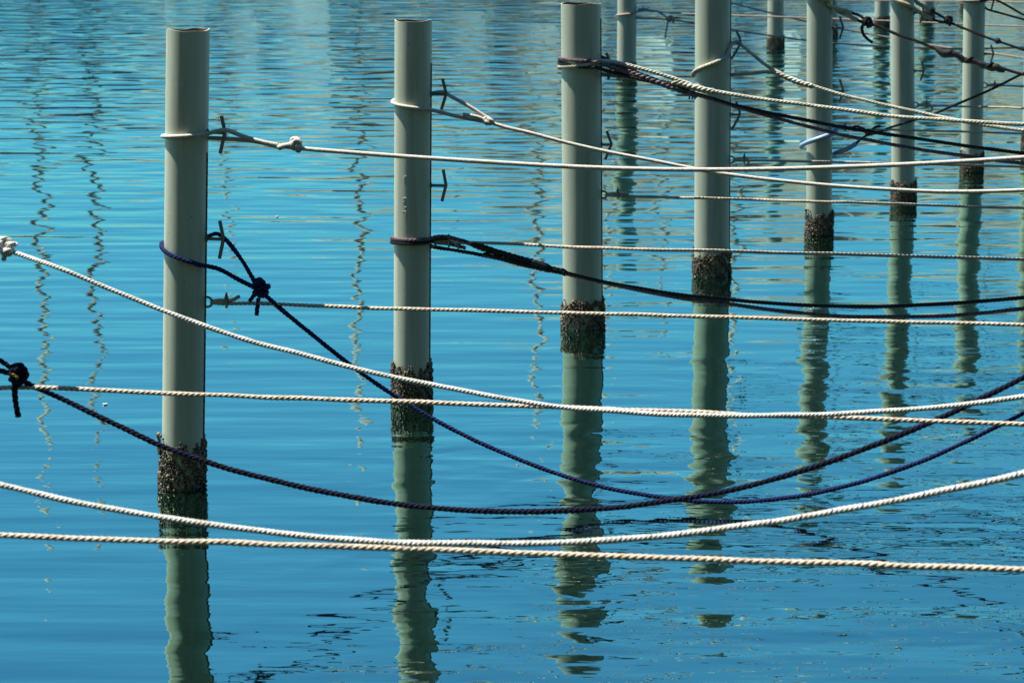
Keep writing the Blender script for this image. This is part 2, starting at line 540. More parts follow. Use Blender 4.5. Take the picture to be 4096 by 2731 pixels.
def make_shells(R, seed, dense=1.0):
    """a crust of small mussels and barnacles round the waterline, one mesh"""
    r_ = np.random.default_rng(seed)
    ico = [(0, 0, -1), (.72, -.53, -.45), (-.28, -.85, -.45), (-.89, 0, -.45), (-.28, .85, -.45), (.72, .53, -.45),
           (.28, -.85, .45), (-.72, -.53, .45), (-.72, .53, .45), (.28, .85, .45), (.89, 0, .45), (0, 0, 1)]
    fi = [(0, 2, 1), (1, 5, 0), (0, 3, 2), (0, 4, 3), (0, 5, 4), (1, 10, 5), (2, 6, 1), (3, 7, 2), (4, 8, 3), (5, 9, 4),
          (1, 6, 10), (2, 7, 6), (3, 8, 7), (4, 9, 8), (5, 10, 9), (6, 11, 10), (7, 11, 6), (8, 11, 7), (9, 11, 8), (10, 11, 9)]
    ico = np.array(ico)
    ph = r_.random(8) * 6.28
    V, Fc, tone = [], [], []
    n = int(5200 * dense * R / .11)
    cl = [(r_.random() * 6.28, r_.uniform(-.06, .15), r_.uniform(.12, .5)) for _ in range(26)]
    for i in range(n):
        a = r_.random() * 6.28
        z = r_.uniform(-.10, .31)
        top = .205 + .022 * math.sin(a * 2 + ph[0]) + .018 * math.sin(a * 5 + ph[1]) + .016 * math.sin(a * 11 + ph[2])
        if math.cos(a + math.radians(20)) > .2:          # the shaded side grows higher and denser
            top += .030
        keep = 1.0 if z < top else math.exp(-(z - top) / .016)
        # bare patches
        bare = math.sin(a * 3 + ph[3] + 9 * z) * math.sin(a * 1.7 + 26 * z + ph[4]) + .5 * math.sin(a * 7 + 40 * z + ph[5])
        if bare > (-.05 if math.cos(a + 2.2) > .1 else .25) and z < top - .015:
            keep *= .10
        if r_.random() > keep:
            continue
        s = r_.uniform(.004, .0105)
        rr_ = R + s * .6 + r_.random() ** 2 * .009
        ax = r_.normal(size=3); ax /= np.linalg.norm(ax)
        sc = np.array([s, s * r_.uniform(.7, 1), s * r_.uniform(.9, 1.7)])
        p = ico * sc
        c_, s_ = math.cos(a), math.sin(a)
        ti = r_.uniform(-.7, .7)
        ct, st = math.cos(ti), math.sin(ti)
        p = p @ np.array([[1, 0, 0], [0, ct, -st], [0, st, ct]])
        p = p @ np.array([[c_, s_, 0], [-s_, c_, 0], [0, 0, 1]])
        V.append(p + [rr_ * c_, rr_ * s_, z])
        Fc += [(f[0] + 12 * len(tone), f[1] + 12 * len(tone), f[2] + 12 * len(tone)) for f in fi]
        tone.append(min(1, max(0, (r_.normal(.30, .22) if r_.random() > .08 else r_.uniform(.75, 1)))))
    me = bpy.data.meshes.new('mussels')
    me.from_pydata([tuple(q) for q in np.concatenate(V).tolist()], [], Fc)
    at = me.attributes.new('tone', 'FLOAT', 'POINT')
    at.data.foreach_set('value', np.repeat(np.array(tone, dtype=np.float32), 12))
    me.materials.append(M['shell'])
    me.polygons.foreach_set('use_smooth', [True] * len(me.polygons))
    return me

SHELLS = {S_: [make_shells(S_ / 2, 11), make_shells(S_ / 2, 12)], L_: [make_shells(L_ / 2, 13), make_shells(L_ / 2, 14)]}

class Post:
    pass

def make_post(key, ub, vb, D, label, ut=None, vt=None, ztop=2.42, xy=None, group=None, strip=False, vref=None, cleats=(), eye=None, shell=0, marks=False, band=None):
    p = Post()
    if xy is None:
        c = on_z(ub, vb)
        p.x, p.y = c.x, c.y
    else:
        p.x, p.y = xy
    p.R = D / 2
    lean = 0.0
    if vt is not None:                    # the top is in view
        t = on_plane(ut, vt, p.x, p.y, 0)
        ztop = t.z
        lean = (t.x - p.x) / t.z
    elif vref is not None:                # lean read off higher up the pipe
        t = on_plane(ut, vref, p.x, p.y, 0)
        lean = (t.x - p.x) / t.z
    p.lean, p.z = lean, ztop
    p.axis = lambda z: Vector((p.x + lean * z, p.y, z))
    t = thing('mooring_post', label, 'mooring post', (p.x, p.y, 0), group)
    p.t = t
    sides = 96
    wall = 0.007
    mb = MB()
    R = p.R
    vs, fs, fm = [], [], []
    for mi, prof in enumerate(([(R, -2.6), (R, 0.0), (R, ztop * .5), (R, ztop)], [(R, ztop), (R - wall, ztop)], [(R - wall, ztop), (R - wall, ztop - .5), (0.001, ztop - .5)])):
        n0 = len(vs)
        for (r_, z) in prof:
            for i in range(sides):
                a = 2 * math.pi * i / sides
                dz = (.0035 * math.sin(2 * a + p.x * 7) + .002 * math.sin(5 * a + p.x * 3)) if z == ztop else 0
                vs.append((p.x + lean * z + r_ * math.cos(a), p.y + r_ * math.sin(a), z + dz))
        for j in range(len(prof) - 1):
            for i in range(sides):
                i2 = (i + 1) % sides
                fs.append((n0 + j * sides + i, n0 + j * sides + i2, n0 + (j + 1) * sides + i2, n0 + (j + 1) * sides + i))
                fm.append(mi)
    pipe = mesh_obj('pipe', vs, fs, None, t, True, [M['post'], M['rim'], M['inside']], fm, base_of(t))
    if band is None:
        band = .84 if key in ('P1', 'P2', 'P0', 'M1') else .74
    if key == 'P1':
        band = .95
    mb = MB()
    rings = []
    for (z, dr) in ((-.3, .0016), (-.05, .0016), (.06, .0015), (.10 * band, .0014), (.165 * band, .0012)):
        rings.append([(p.x + lean * z + (R + dr) * math.cos(2 * math.pi * i / 48), p.y + (R + dr) * math.sin(2 * math.pi * i / 48),
                       z + (.018 * math.sin(i * 1.7) + .012 * math.sin(i * 4.1 + 1) if z > .1 else 0)) for i in range(48)])
    mb.add([q for r_ in rings for q in r_], [(j * 48 + i, j * 48 + (i + 1) % 48, (j + 1) * 48 + (i + 1) % 48, (j + 1) * 48 + i) for j in range(4) for i in range(48)])
    mb.build('algae_film', M['slime'], t)
    # crust of mussels at the waterline
    sh = bpy.data.objects.new('mussel_crust', SHELLS[D][shell])
    col.objects.link(sh)
    sh.parent = t
    sh.rotation_euler = (0, 0, {0: 0.0, 1: 0.6}[shell])
    sh['kind'] = 'stuff'
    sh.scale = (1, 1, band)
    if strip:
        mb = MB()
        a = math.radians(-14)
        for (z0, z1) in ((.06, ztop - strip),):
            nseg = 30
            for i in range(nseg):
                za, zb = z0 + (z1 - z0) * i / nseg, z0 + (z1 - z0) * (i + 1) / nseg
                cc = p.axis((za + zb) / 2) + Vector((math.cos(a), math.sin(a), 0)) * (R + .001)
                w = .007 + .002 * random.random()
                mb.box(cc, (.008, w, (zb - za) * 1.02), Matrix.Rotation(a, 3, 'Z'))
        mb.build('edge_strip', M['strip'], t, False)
    # horn cleats: bent bar on a stem, welded to the seaward side of the pipe
    for cl in cleats:
        pts = [on_plane(u, v, p.x, p.y) for (u, v) in cl[:3]]
        mb = MB()
        a, b_, c = pts
        path = [a, a.lerp(b_, .45), a.lerp(b_, .8), b_, c.lerp(b_, .8), c.lerp(b_, .45), c]
        if len(cl) > 3 and cl[3] == 'round':
            side = (b_ - (a + c) / 2)
            path = [a, a.lerp(b_, .5) + side * .12, b_, c.lerp(b_, .5) + side * .12, c]
        tube(mb, path, .0095, 10, .006)
        bar = mb.build('cleat', M['cleat'], t)
        mb = MB()
        zs = b_.z - .004
        q = p.axis(zs) + Vector((1, K, 0)).normalized() * (R - .004)
        tube(mb, [q, Vector((b_.x, b_.y, zs)) - Vector((.004, 0, 0))], .0088, 10, .01)
        dd = Vector((1, K, 0)).normalized()
        tube(mb, [q + dd * .001, q + dd * .008, q + dd * .013], [.021, .019, .010], 12, .004, smoothed=False)
        mb.build('stem', M['cleat'], bar)
    if eye:
        d = Vector((1, K, 0)).normalized()
        if eye > 10:
            eye = on_plane(CX, eye, p.x, p.y, 0).z
        q = p.axis(eye) + d * (R - .003)
        mb = MB()
        er = .025
        pts = [q + Vector((0, 0, er)), q + d * .018 + Vector((0, 0, er)), q + d * .034 + Vector((0, 0, er * .62)), q + d * .040,
               q + d * .034 - Vector((0, 0, er * .62)), q + d * .018 - Vector((0, 0, er)), q - Vector((0, 0, er))]
        tube(mb, pts, .0062, 8, .006)
        mb.build('ring', M['galv'], t)
        p.eye = q + d * .030
    if marks:
        mb = MB()
        def bead(u, v, u2, v2):
            def on_pipe(u, v):
                w = on_plane(u, v, p.x, p.y, 0)
                ax = p.axis(w.z)
                dx = max(-.98 * R, min(.98 * R, w.x - ax.x))
                return Vector((ax.x + dx, ax.y - math.sqrt(R * R - dx * dx), w.z))
            tube(mb, [on_pipe(u, v), on_pipe((u + u2) / 2, (v + v2) / 2 - 1.5), on_pipe(u2, v2)], .0022, 6, .004)
        for (x0, y0, x1, y1) in ((410, 300, 480, 265), (400, 330, 470, 345), (400, 380, 465, 365), (415, 430, 450, 425),
                                 (380, 900, 490, 885), (380, 940, 450, 930), (385, 1000, 490, 990), (430, 1150, 490, 1150),
                                 (375, 1260, 420, 1290), (430, 1280, 485, 1275), (425, 1360, 490, 1350), (440, 1400, 480, 1395)):
            bead(1560 + x0 / 7.125, 660 + y0 / 7.125, 1560 + x1 / 7.125, 660 + y1 / 7.125)
        wl_ = mb.build('weld_lettering', M['post'], t)
        wl_['kind'] = 'stuff'
    POST[key] = p
    return p

EYE_Z = 0.97
NG = 'grey-green steel posts of the near row'
BG = 'grey-green steel posts of the far row'
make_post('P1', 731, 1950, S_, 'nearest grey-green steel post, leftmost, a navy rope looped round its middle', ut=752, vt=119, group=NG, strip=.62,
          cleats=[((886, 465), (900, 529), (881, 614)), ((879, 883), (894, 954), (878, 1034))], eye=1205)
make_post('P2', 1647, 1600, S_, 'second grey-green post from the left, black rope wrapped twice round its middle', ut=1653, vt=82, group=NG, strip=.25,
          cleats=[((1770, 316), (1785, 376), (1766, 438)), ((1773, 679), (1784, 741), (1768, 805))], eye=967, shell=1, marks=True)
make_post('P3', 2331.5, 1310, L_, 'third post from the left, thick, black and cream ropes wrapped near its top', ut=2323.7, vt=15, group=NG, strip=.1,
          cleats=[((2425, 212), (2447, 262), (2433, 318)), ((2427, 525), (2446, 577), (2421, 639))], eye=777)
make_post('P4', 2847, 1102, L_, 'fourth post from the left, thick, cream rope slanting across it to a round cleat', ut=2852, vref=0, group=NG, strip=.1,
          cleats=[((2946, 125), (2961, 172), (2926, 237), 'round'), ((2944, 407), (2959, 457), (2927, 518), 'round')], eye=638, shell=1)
make_post('P5', 3276, 938, S_, 'fifth post from the left, a pale blue hose looped around it', ut=3279, vref=0, group=NG,
          cleats=[((3359, 67), (3373, 112), (3359, 155)), ((3359, 318), (3373, 364), (3359, 407))], eye=512)
make_post('P6', 3613, 806, S_, 'sixth post from the left, right of the blue hose, shells showing above two white ropes', ut=3609, vref=0, group=NG,
          cleats=[((3687, 13), (3695, 52), (3681, 92)), ((3687, 246), (3696, 283), (3682, 324))], eye=420, shell=1)
make_post('P7', 3886, 686, S_, 'seventh near post, close to the right edge, beige rope round its top', ut=3897, vref=50, group=NG,
          cleats=[((3968, -40), (3976, 0), (3965, 41)), ((3964, 181), (3974, 216), (3963, 252))], eye=341)
make_post('P8', 0, 0, S_, 'post cut off by the right edge, only its left rim in view', xy=(5.785, 33.3), group=NG, eye=EYE_Z, shell=1)
make_post('P0', 0, 0, S_, 'post just outside the left edge, holding the knotted white and navy ropes', xy=(-2.76, 12.5), group=NG, eye=EYE_Z)
make_post('M1', 0, 0, S_, 'post nearest the quay, outside the frame at left, holding the lowest ropes', xy=(-3.84, 9.95), group=NG, eye=EYE_Z, shell=1)
make_post('B1', 2505, 305, L_, 'far post between the third and fourth near posts, thin tan rope round it', ut=2507.5, vref=0, group=BG, strip=.05, eye=EYE_Z, ztop=2.5)
make_post('B2', 0, 0, L_, 'far post hidden behind the fourth near post', xy=(3.06, 47.35), group=BG, eye=EYE_Z, shell=1)
make_post('B3', 3102, 190, L_, 'far post between the fourth and fifth near posts, dark shells at its foot', ut=3103, vref=0, group=BG, eye=EYE_Z)
make_post('B4', 0, 0, L_, 'far post half hidden behind the right edge of the fifth near post', xy=(5.66, 53.65), group=BG, eye=EYE_Z, shell=1)
make_post('B5', 3527, 108, L_, 'far post standing in the gap between the fifth and sixth near posts', ut=3529, vref=0, group=BG, eye=EYE_Z)
make_post('B6', 3709, 75, L_, 'far post standing in the gap between the sixth and seventh near posts', ut=3710, vref=0, group=BG, eye=EYE_Z, shell=1)
make_post('B7', 0, 0, L_, 'far post mostly hidden behind the left edge of the seventh near post', xy=(9.43, 62.5), group=BG, eye=EYE_Z)

# ------------------------------------------------------------------ ropes
SC = 4096 / 2352.0

def px(key, pts, off=0.0, disp=True):
    p = POST[key]
    s = SC if disp else 1.0
    out = []
    for q in pts:
        o = off + (q[2] if len(q) > 2 else 0.0)
        out.append(on_plane(q[0] * s, q[1] * s, p.x, p.y, K, o))
    return out

def zv(key, v):
    """height at which pixel row v (photograph) crosses the post's own depth"""
    p = POST[key]
    return on_plane(CX, v, p.x, p.y, 0).z

def wrap(key, r, z0, zl, z1, a0=-35, a1=-325, gap=0.001, n=15):
    """points round the left side of the post from the front right (a0) to the back right (a1), heights z0 > zl > z1"""
    p = POST[key]
    out = []
    for i in range(n):
        f = i / (n - 1)
        a = math.radians(a0 + (a1 - a0) * f)
        z = z0 + (zl - z0) * (f / .5) if f < .5 else zl + (z1 - zl) * ((f - .5) / .5)
        c = p.axis(z)
        out.append(Vector((c.x + (p.R + r + gap) * math.cos(a), c.y + (p.R + r + gap) * math.sin(a), z)))
    return out

def knot(mb, c, axis, rad, r, turns=2.2, length=None, kind='twisted', mats=None, lay=.075):
    """a fist of turns round the standing part plus a crossing turn"""
    axis = Vector(axis).normalized()
    u = axis.cross(Vector((0, 1, 0))).normalized()
    w = axis.cross(u)
    length = length or r * 5
    pts = []
    n = int(turns * 10)
    for i in range(n + 1):
        f = i / n
        a = 2 * math.pi * turns * f
        rr_ = rad * (1 + .18 * math.sin(a * 1.5))
        pts.append(Vector(c) + axis * (length * (f - .5)) + u * (rr_ * math.cos(a)) + w * (rr_ * math.sin(a)))
    # crossing turn
    pts += [Vector(c) + axis * (length * .2) + u * rad * 1.5, Vector(c) - axis * (length * .55) + u * rad * 1.3 + w * rad * .6,
            Vector(c) - axis * (length * .6) - u * rad * .4]
    if kind == 'twisted':
        twisted(mb, pts, r, lay, sides=6, per=10)
    else:
        tube(mb, pts, r, 10, .006)

def blob(mb, c, s):
    ico_v, ico_f = ico
    mb.add([Vector(c) + Vector((p[0] * s[0], p[1] * s[1], p[2] * s[2])) for p in ico_v], ico_f)

def rope_thing(name, label, loc, group=None, cat='rope'):
    return thing(name, label, cat, loc, group)

TG = 'tan ropes stretched tight from the post rings'

def tan_rope(key, pts, label, r=.0104, m='tan', tail=(.17, .035), far=False, disp=True):
    p = POST[key]
    e = p.eye
    t = rope_thing('stretched_rope', label, tuple(e), TG)
    line = px(key, pts, 0, disp)
    d = Vector((1, K, 0)).normalized()
    mb = MB()
    start = [e + Vector((0, 0, -.002)), e + d * .05 + Vector((0, 0, -.006))]
    if far:
        tube(mb, start + line, r, 6, .15)
    else:
        twisted(mb, start + line, r)
    mb.build('line', M[m], t)
    if not far or tail:
        mb = MB()
        q = [e + Vector((0, .008, 0)), e + d * .05 + Vector((0, .006, .010)), e + d * .11 + Vector((0, -.004, .012)),
             e + d * (tail[0]) + Vector((0, -.006, tail[1]))]
        if far:
            tube(mb, q, r, 6, .02)
        else:
            twisted(mb, q, r)
        mb.build('tail', M[m], t)
        # bolted clip nipping the eye shut
        mb = MB()
        c = e + d * .085
        tube(mb, [c + Vector((0, -.012, -.026)), c + Vector((0, -.015, -.01)), c + Vector((0, -.016, .014)), c + Vector((0, -.004, .034)), c + Vector((0, .008, .036)),
                  c + Vector((0, .015, .014)), c + Vector((0, .015, -.01)), c + Vector((0, .01, -.026))], .0062, 8, .006)
        clip = mb.build('rope_clip', M['galv'], t)
        mb = MB()
        tube(mb, [c + Vector((0, .002, .020)), c + Vector((0, .002, .032)), c + Vector((0, .002, .042)), c + Vector((0, .002, .052))], [.012, .010, .006, .004], 8, .004)
        mb.build('bolt', M['galv'], clip)
    return t

tan_rope('P1', [(620, 697), (745, 703), (1000, 711), (1400, 721), (1800, 732), (2100, 740), (2352, 746), (3000, 764)], 'tan rope stretched tight from the ring of the nearest post', tail=(.155, .036))
tan_rope('P2', [(1090, 557), (1290, 566), (1600, 575), (2000, 586), (2352, 596), (3000, 615)], 'tan rope leaving the second post behind its black wraps', tail=(.15, -.03))
tan_rope('P3', [(1500, 452), (1600, 455), (2000, 467), (2352, 478), (3000, 498)], 'tan rope from the third post crossing under two white ropes', tail=(.16, .008))
tan_rope('P4', [(1750, 369), (1850, 371), (2100, 377), (2352, 383), (3000, 399)], 'tan rope from the fourth post ring, its tail end drooping', tail=(.115, -.055))
tan_rope('P5', [(1990, 298), (2100, 300), (2250, 304), (2352, 307), (3000, 322)], 'tan rope from the fifth post above the black double line', tail=(.13, .02))
tan_rope('P6', [(2150, 243.5), (2250, 246), (2352, 249), (3000, 265)], 'tan rope from the sixth post, partly in shadow', tail=(.14, -.04))
tan_rope('P7', [(2290, 197), (2352, 198.5), (3000, 214)], 'tan rope from the seventh post at the right edge', tail=(.13, .015))
tan_rope('P0', [(0, 890), (400, 904), (800, 918), (1200, 932), (1600, 948), (2000, 962), (2352, 974), (3000, 997)], 'tan rope stretched across the middle, crossing the knotted navy rope at left')
tan_rope('M1', [(-900, 1197), (0, 1229), (600, 1249), (1200, 1270), (1800, 1290), (2352, 1307), (3000, 1328)], 'lowest tan rope, stretched across the whole foreground')
tan_rope('B1', [(2700, 54), (3072, 67), (3560, 85), (4096, 107), (4900, 135)], 'thin tan rope stretched from the far post between third and fourth posts', far=True, disp=False, m='thin', r=.012)
tan_rope('B2', [(2950, -2), (3250, 1), (3600, 4), (4096, 11), (4900, 24)], 'thin pale rope running along the very top edge at right', far=True, disp=False, m='thin', r=.012)

# --- 1 white braided line, upper cleat of P1
def zc(key, v_disp):
    return zv(key, v_disp * SC)

p = POST['P1']
t = rope_thing('mooring_line', 'grey-white braided rope from the nearest post, knotted right of its upper cleat', (p.x, p.y, zc('P1', 312)), 'lines looped round the near posts')
r = .0112
mb = MB()
w = wrap('P1', r, zc('P1', 306), zc('P1', 313), zc('P1', 320), -45, -315)
front = px('P1', [(590, 323, .004), (555, 312, .01), (517, 299, .02), (498, 302, .022)])
back = px('P1', [(500, 318, -.02), (550, 321, -.012), (592, 326, 0), (640, 338)])
tube(mb, [px('P1', [(640, 334)])[0]] + front + w + back, r, 12, .012)
mb.build('loop', M['braid'], t)
mb = MB()
tube(mb, px('P1', [(640, 335), (700, 342), (800, 350), (905, 358), (1100, 371), (1290, 382), (1450, 388), (1600, 390), (1750, 389), (1900, 385), (2100, 377), (2352, 362), (2900, 320)]), r, 12, .02)
mb.build('line', M['braid'], t)
mb = MB()
c = px('P1', [(680, 334)])[0]
knot(mb, c, (1, K, -.15), .021, .0125, 1.6, .035, 'tube')
tube(mb, px('P1', [(640, 340, .012), (650, 336, .016), (668, 332, .016), (682, 322, .014), (690, 330, .012)]), .0145, 10, .006)
mb.build('knot', M['braid'], t)

# --- 2 white braided line, P2
p = POST['P2']
t = rope_thing('mooring_line', 'white braided rope looped round the second post, knotted just right of it', (p.x, p.y, zc('P2', 235)), 'lines looped round the near posts')
mb = MB()
w = wrap('P2', r, zc('P2', 249), zc('P2', 234), zc('P2', 222), -40, -315)
tube(mb, px('P2', [(1122, 281), (1060, 270), (1010, 257.5, .03)]) + w + px('P2', [(996, 214, -.03), (1018, 212, -.01), (1040, 224), (1075, 243), (1105, 262), (1124, 274)]), r, 12, .012)
mb.build('loop', M['braid'], t)
mb = MB()
tube(mb, px('P2', [(1118, 279), (1160, 292), (1220, 306), (1290, 325), (1400, 350), (1500, 369), (1595, 388), (1660, 399), (1800, 416), (1930, 428), (2040, 435), (2150, 440), (2250, 440), (2352, 437), (2900, 415)]), r, 12, .02)
mb.build('line', M['braid'], t)
mb = MB()
c = px('P2', [(1123, 279)])[0]
knot(mb, c, (.7, 0, .7), .018, .0115, 1.4, .03, 'tube')
mb.build('knot', M['braid'], t)
mb = MB()
tube(mb, px('P2', [(1064, 263, .012), (1080, 265, .016), (1100, 270, .016), (1118, 278, .014)]), .0105, 10, .008)
mb.build('tail', M['braid'], t)

# --- 3/4 lines on P3
p = POST['P3']
t = rope_thing('mooring_line', 'black and plum double line wrapped round the third post, spliced thick beside it', (p.x, p.y, zc('P3', 136)), 'lines looped round the near posts')
r3 = .0135
def line3(pts, m, part='line'):
    mb = MB()
    twisted(mb, pts, r3, .078)
    return mb.build(part, M[m], t)
w1 = wrap('P3', r3, zc('P3', 137), zc('P3', 134), zc('P3', 132), -70, -325)
w2 = wrap('P3', r3, zc('P3', 152), zc('P3', 142.5), zc('P3', 137), -70, -325)
up = px('P3', [(1680, 240), (1900, 286), (2100, 318), (2352, 352), (2900, 400)])
lo = px('P3', [(1600, 218), (1680, 243), (1800, 276), (1930, 309), (2100, 341), (2240, 362), (2352, 376), (2900, 420)])
line3(px('P3', [(1640, 229), (1560, 207), (1470, 180), (1410, 157, .08), (1370, 143, .15)]) + w1 + px('P3', [(1386, 133, -.06), (1400, 140, -.02), (1450, 162)]), 'plum', 'loop')
line3(px('P3', [(1530, 196), (1450, 178, .03), (1400, 165, .09), (1365, 155, .15)]) + w2 + px('P3', [(1386, 140, -.06), (1410, 150, -.02), (1450, 165)]), 'black', 'loop')
line3(px('P3', [(1450, 165), (1560, 204), (1640, 228)]) + up, 'black')
line3(lo, 'plum')
mb = MB()
twisted(mb, px('P3', [(1400, 150), (1440, 163), (1480, 178), (1530, 196), (1570, 210), (1600, 219)]), .024, .11, rough_amp=.12)
mb.build('splice', M['plum'], t)
mb = MB()
for (u, v) in ((1583, 224), (1590, 224), (1596, 225)):
    a = px('P3', [(u, v - 6), (u + 1, v), (u - 1, v + 4)])
    tube(mb, a, .006, 6, .006)
mb.build('frayed_end', M['black'], t)
mb = MB()
tube(mb, px('P3', [(1411, 163, .02), (1424, 168, .022), (1440, 173, .022)]), .0135, 10, .01)
mb.build('tape', M['tape'], t)
mb = MB()
tube(mb, px('P3', [(1552, 203, .012), (1560, 206, .013), (1572, 211, .012)]), .0150, 10, .01)
mb.build('tape', M['tape'], t)

t = rope_thing('mooring_line', 'cream three-strand rope under the black wraps on the third post', (p.x, p.y, zc('P3', 152)), 'lines looped round the near posts')
w = wrap('P3', .0135, zc('P3', 146), zc('P3', 157), zc('P3', 170), -75, -325)
mb = MB()
twisted(mb, px('P3', [(1600, 200), (1540, 178), (1480, 160), (1440, 150), (1400, 142, .04), (1370, 141, .10)]) + w + px('P3', [(1386, 172, -.05), (1410, 175), (1460, 181), (1500, 187), (1551, 193), (1600, 202)]), .0148, .078)
mb.build('loop', M['cream'], t)
mb = MB()
twisted(mb, px('P3', [(1545, 188), (1580, 198), (1610, 205), (1641, 211)]), .023, .10, rough_amp=.1)
mb.build('splice', M['cream'], t)
mb = MB()
twisted(mb, px('P3', [(1600, 203), (1680, 217), (1764, 230), (1914, 249), (2044, 267), (2140, 274), (2250, 281), (2352, 286), (2900, 298)]), .0148, .078)
mb.build('line', M['cream'], t)

# --- 5 P4 cream
p = POST['P4']
t = rope_thing('mooring_line', 'cream three-strand rope slung over the round cleat of the fourth post', (p.x, p.y, zc('P4', 172)), 'lines looped round the near posts')
w = wrap('P4', .0135, zc('P4', 128), zc('P4', 173), zc('P4', 176), -50, -325)
mb = MB()
twisted(mb, px('P4', [(1800, 172), (1764, 153), (1725, 122), (1705, 106), (1693, 96, .0), (1680, 103, .04)]) + w + px('P4', [(1684, 172, -.05), (1720, 170), (1764, 166), (1790, 172), (1830, 184)]), .0148, .078)
mb.build('loop', M['cream'], t)
mb = MB()
twisted(mb, px('P4', [(1772, 161), (1800, 175), (1830, 188), (1866, 198)]), .022, .10, rough_amp=.1)
mb.build('splice', M['cream'], t)
mb = MB()
twisted(mb, px('P4', [(1830, 186), (1914, 212), (2044, 244), (2140, 265), (2230, 282), (2352, 300), (2900, 345)]), .0148, .078)
mb.build('line', M['cream'], t)

# --- 6 P5 upper black line with beige hose
p = POST['P5']
t = rope_thing('mooring_line', 'black rope in beige hose hung high on the fifth post, fat rubber snubber', (p.x, p.y, 2.1), 'lines looped round the near posts')
P5s = lambda pts, off=0.0: px('P5', pts, off, False)
w = wrap('P5', .019, zv('P5', 2), zv('P5', -38), zv('P5', -12), -55, -325)
mb = MB()
tube(mb, P5s([(3409, 53), (3380, 44), (3345, 34, .04), (3315, 18, .10)]) + w + P5s([(3345, 40, -.05), (3390, 62), (3430, 82)]), .0185, 12, .015)
mb.build('hose', M['hose'], t)
mb = MB()
twisted(mb, P5s([(3405, 52), (3440, 64), (3462, 82)]), .013)
twisted(mb, P5s([(3425, 80), (3450, 90), (3480, 95), (3530, 113), (3600, 142), (3680, 169), (3745, 197), (3850, 232), (4000, 272), (4096, 300), (4800, 470)]), .0135)
mb.build('line', M['black'], t)
mb = MB()
c = P5s([(3470, 92)])[0]
knot(mb, c, (1, K, -.35), .026, .0145, 1.8, .05)
knot(mb, c + Vector((.035, 0, -.01)), (.3, 0, 1), .016, .0145, 1.2, .03)
mb.build('knot', M['black'], t)
mb = MB()
twisted(mb, P5s([(3458, 92), (3448, 110), (3450, 130), (3462, 150), (3490, 172)]), .0145)
mb.build('tail', M['black'], t)
mb = MB()
tube(mb, P5s([(3740, 194), (3752, 202), (3768, 212), (3780, 216), (3792, 214), (3805, 216), (3820, 218), (3840, 228), (3862, 243), (3890, 245), (3915, 254), (3940, 262), (3965, 272), (3985, 270), (4000, 278), (4020, 286)]),
     [.012, .026, .036, .036, .028, .024, .023, .024, .026, .022, .026, .026, .030, .034, .028, .012], 14, .01)
sn = mb.build('snubber', M['rubber'], t)
mb = MB()
pth, s_ = spline(P5s([(3790, 213), (3850, 233), (3920, 255), (3990, 273)]))
pts = []
for i in range(40):
    f = i / 39
    q = np.array([np.interp(f * s_[-1], s_, pth[:, j]) for j in range(3)])
    a = f * 2 * math.pi * 2.5
    pts.append(Vector(q) + Vector((0, -math.cos(a) * .030, math.sin(a) * .030)))
tube(mb, pts, .010, 8, .01)
mb.build('rope_turns', M['black'], sn)

# --- blue hose on P5
t = rope_thing('mooring_line', 'black rope with pale blue hose looped low round the fifth post', (p.x, p.y, .9), 'lines looped round the near posts')
w = wrap('P5', .0205, zv('P5', 527), zv('P5', 588), zv('P5', 620), -50, -325, gap=.022)
mb = MB()
tube(mb, P5s([(3372, 508), (3350, 512, .06)]) + w + P5s([(3345, 612, -.05), (3390, 595), (3425, 575)]), .0205, 12, .015)
mb.build('hose', M['hose_blue'], t)
mb = MB()
twisted(mb, P5s([(3370, 508), (3400, 512), (3425, 506), (3445, 512), (3480, 532), (3470, 540), (3445, 556), (3422, 577)]), .012)
twisted(mb, P5s([(3470, 540), (3500, 534), (3560, 512), (3640, 487), (3740, 454), (3850, 408), (3960, 360), (4085, 300), (4300, 190)]), .0115)
mb.build('line', M['black'], t)
mb = MB()
knot(mb, P5s([(3476, 532)])[0], (1, K, .3), .018, .0125, 1.6, .04)
mb.build('knot', M['black'], t)
mb = MB()
twisted(mb, P5s([(3485, 524), (3500, 510), (3522, 506)]), .0125)
mb.build('tail', M['black'], t)

# --- 7 P6
p = POST['P6']
t = rope_thing('mooring_line', 'black knotted rope in beige hose high on the sixth post, a ball on it', (p.x, p.y, 2.1), 'lines looped round the near posts')
P6s = lambda pts, off=0.0: px('P6', pts, off, False)
w = wrap('P6', .019, zv('P6', 25), zv('P6', -25), zv('P6', -30), -55, -325)
mb = MB()
tube(mb, P6s([(3730, 78), (3700, 62), (3670, 45, .05)]) + w + P6s([(3665, 8, -.05), (3690, 24), (3722, 42)]), .019, 12, .015)
mb.build('hose', M['hose'], t)
mb = MB()
twisted(mb, P6s([(3718, 40), (3745, 55), (3775, 72), (3795, 88)]), .013)
twisted(mb, P6s([(3725, 76), (3760, 88), (3800, 92), (3850, 112), (3920, 140), (3990, 166), (4096, 200), (4700, 370)]), .013)
mb.build('line', M['black'], t)
mb = MB()
knot(mb, P6s([(3795, 86)])[0], (1, K, -.3), .026, .015, 1.8, .05)
tube(mb, P6s([(3800, 84), (3803, 74), (3808, 66)]), [.012, .009, .005], 6, .006)
mb.build('knot', M['black'], t)
mb = MB()
c = P6s([(3992, 165)])[0]
d = (P6s([(4010, 172)])[0] - c).normalized()
tube(mb, [c - d * .045, c - d * .03, c - d * .012, c + d * .010, c + d * .026, c + d * .034], [.010, .020, .029, .030, .020, .010], 16, .004)
mb.build('ball', M['rubber'], t)

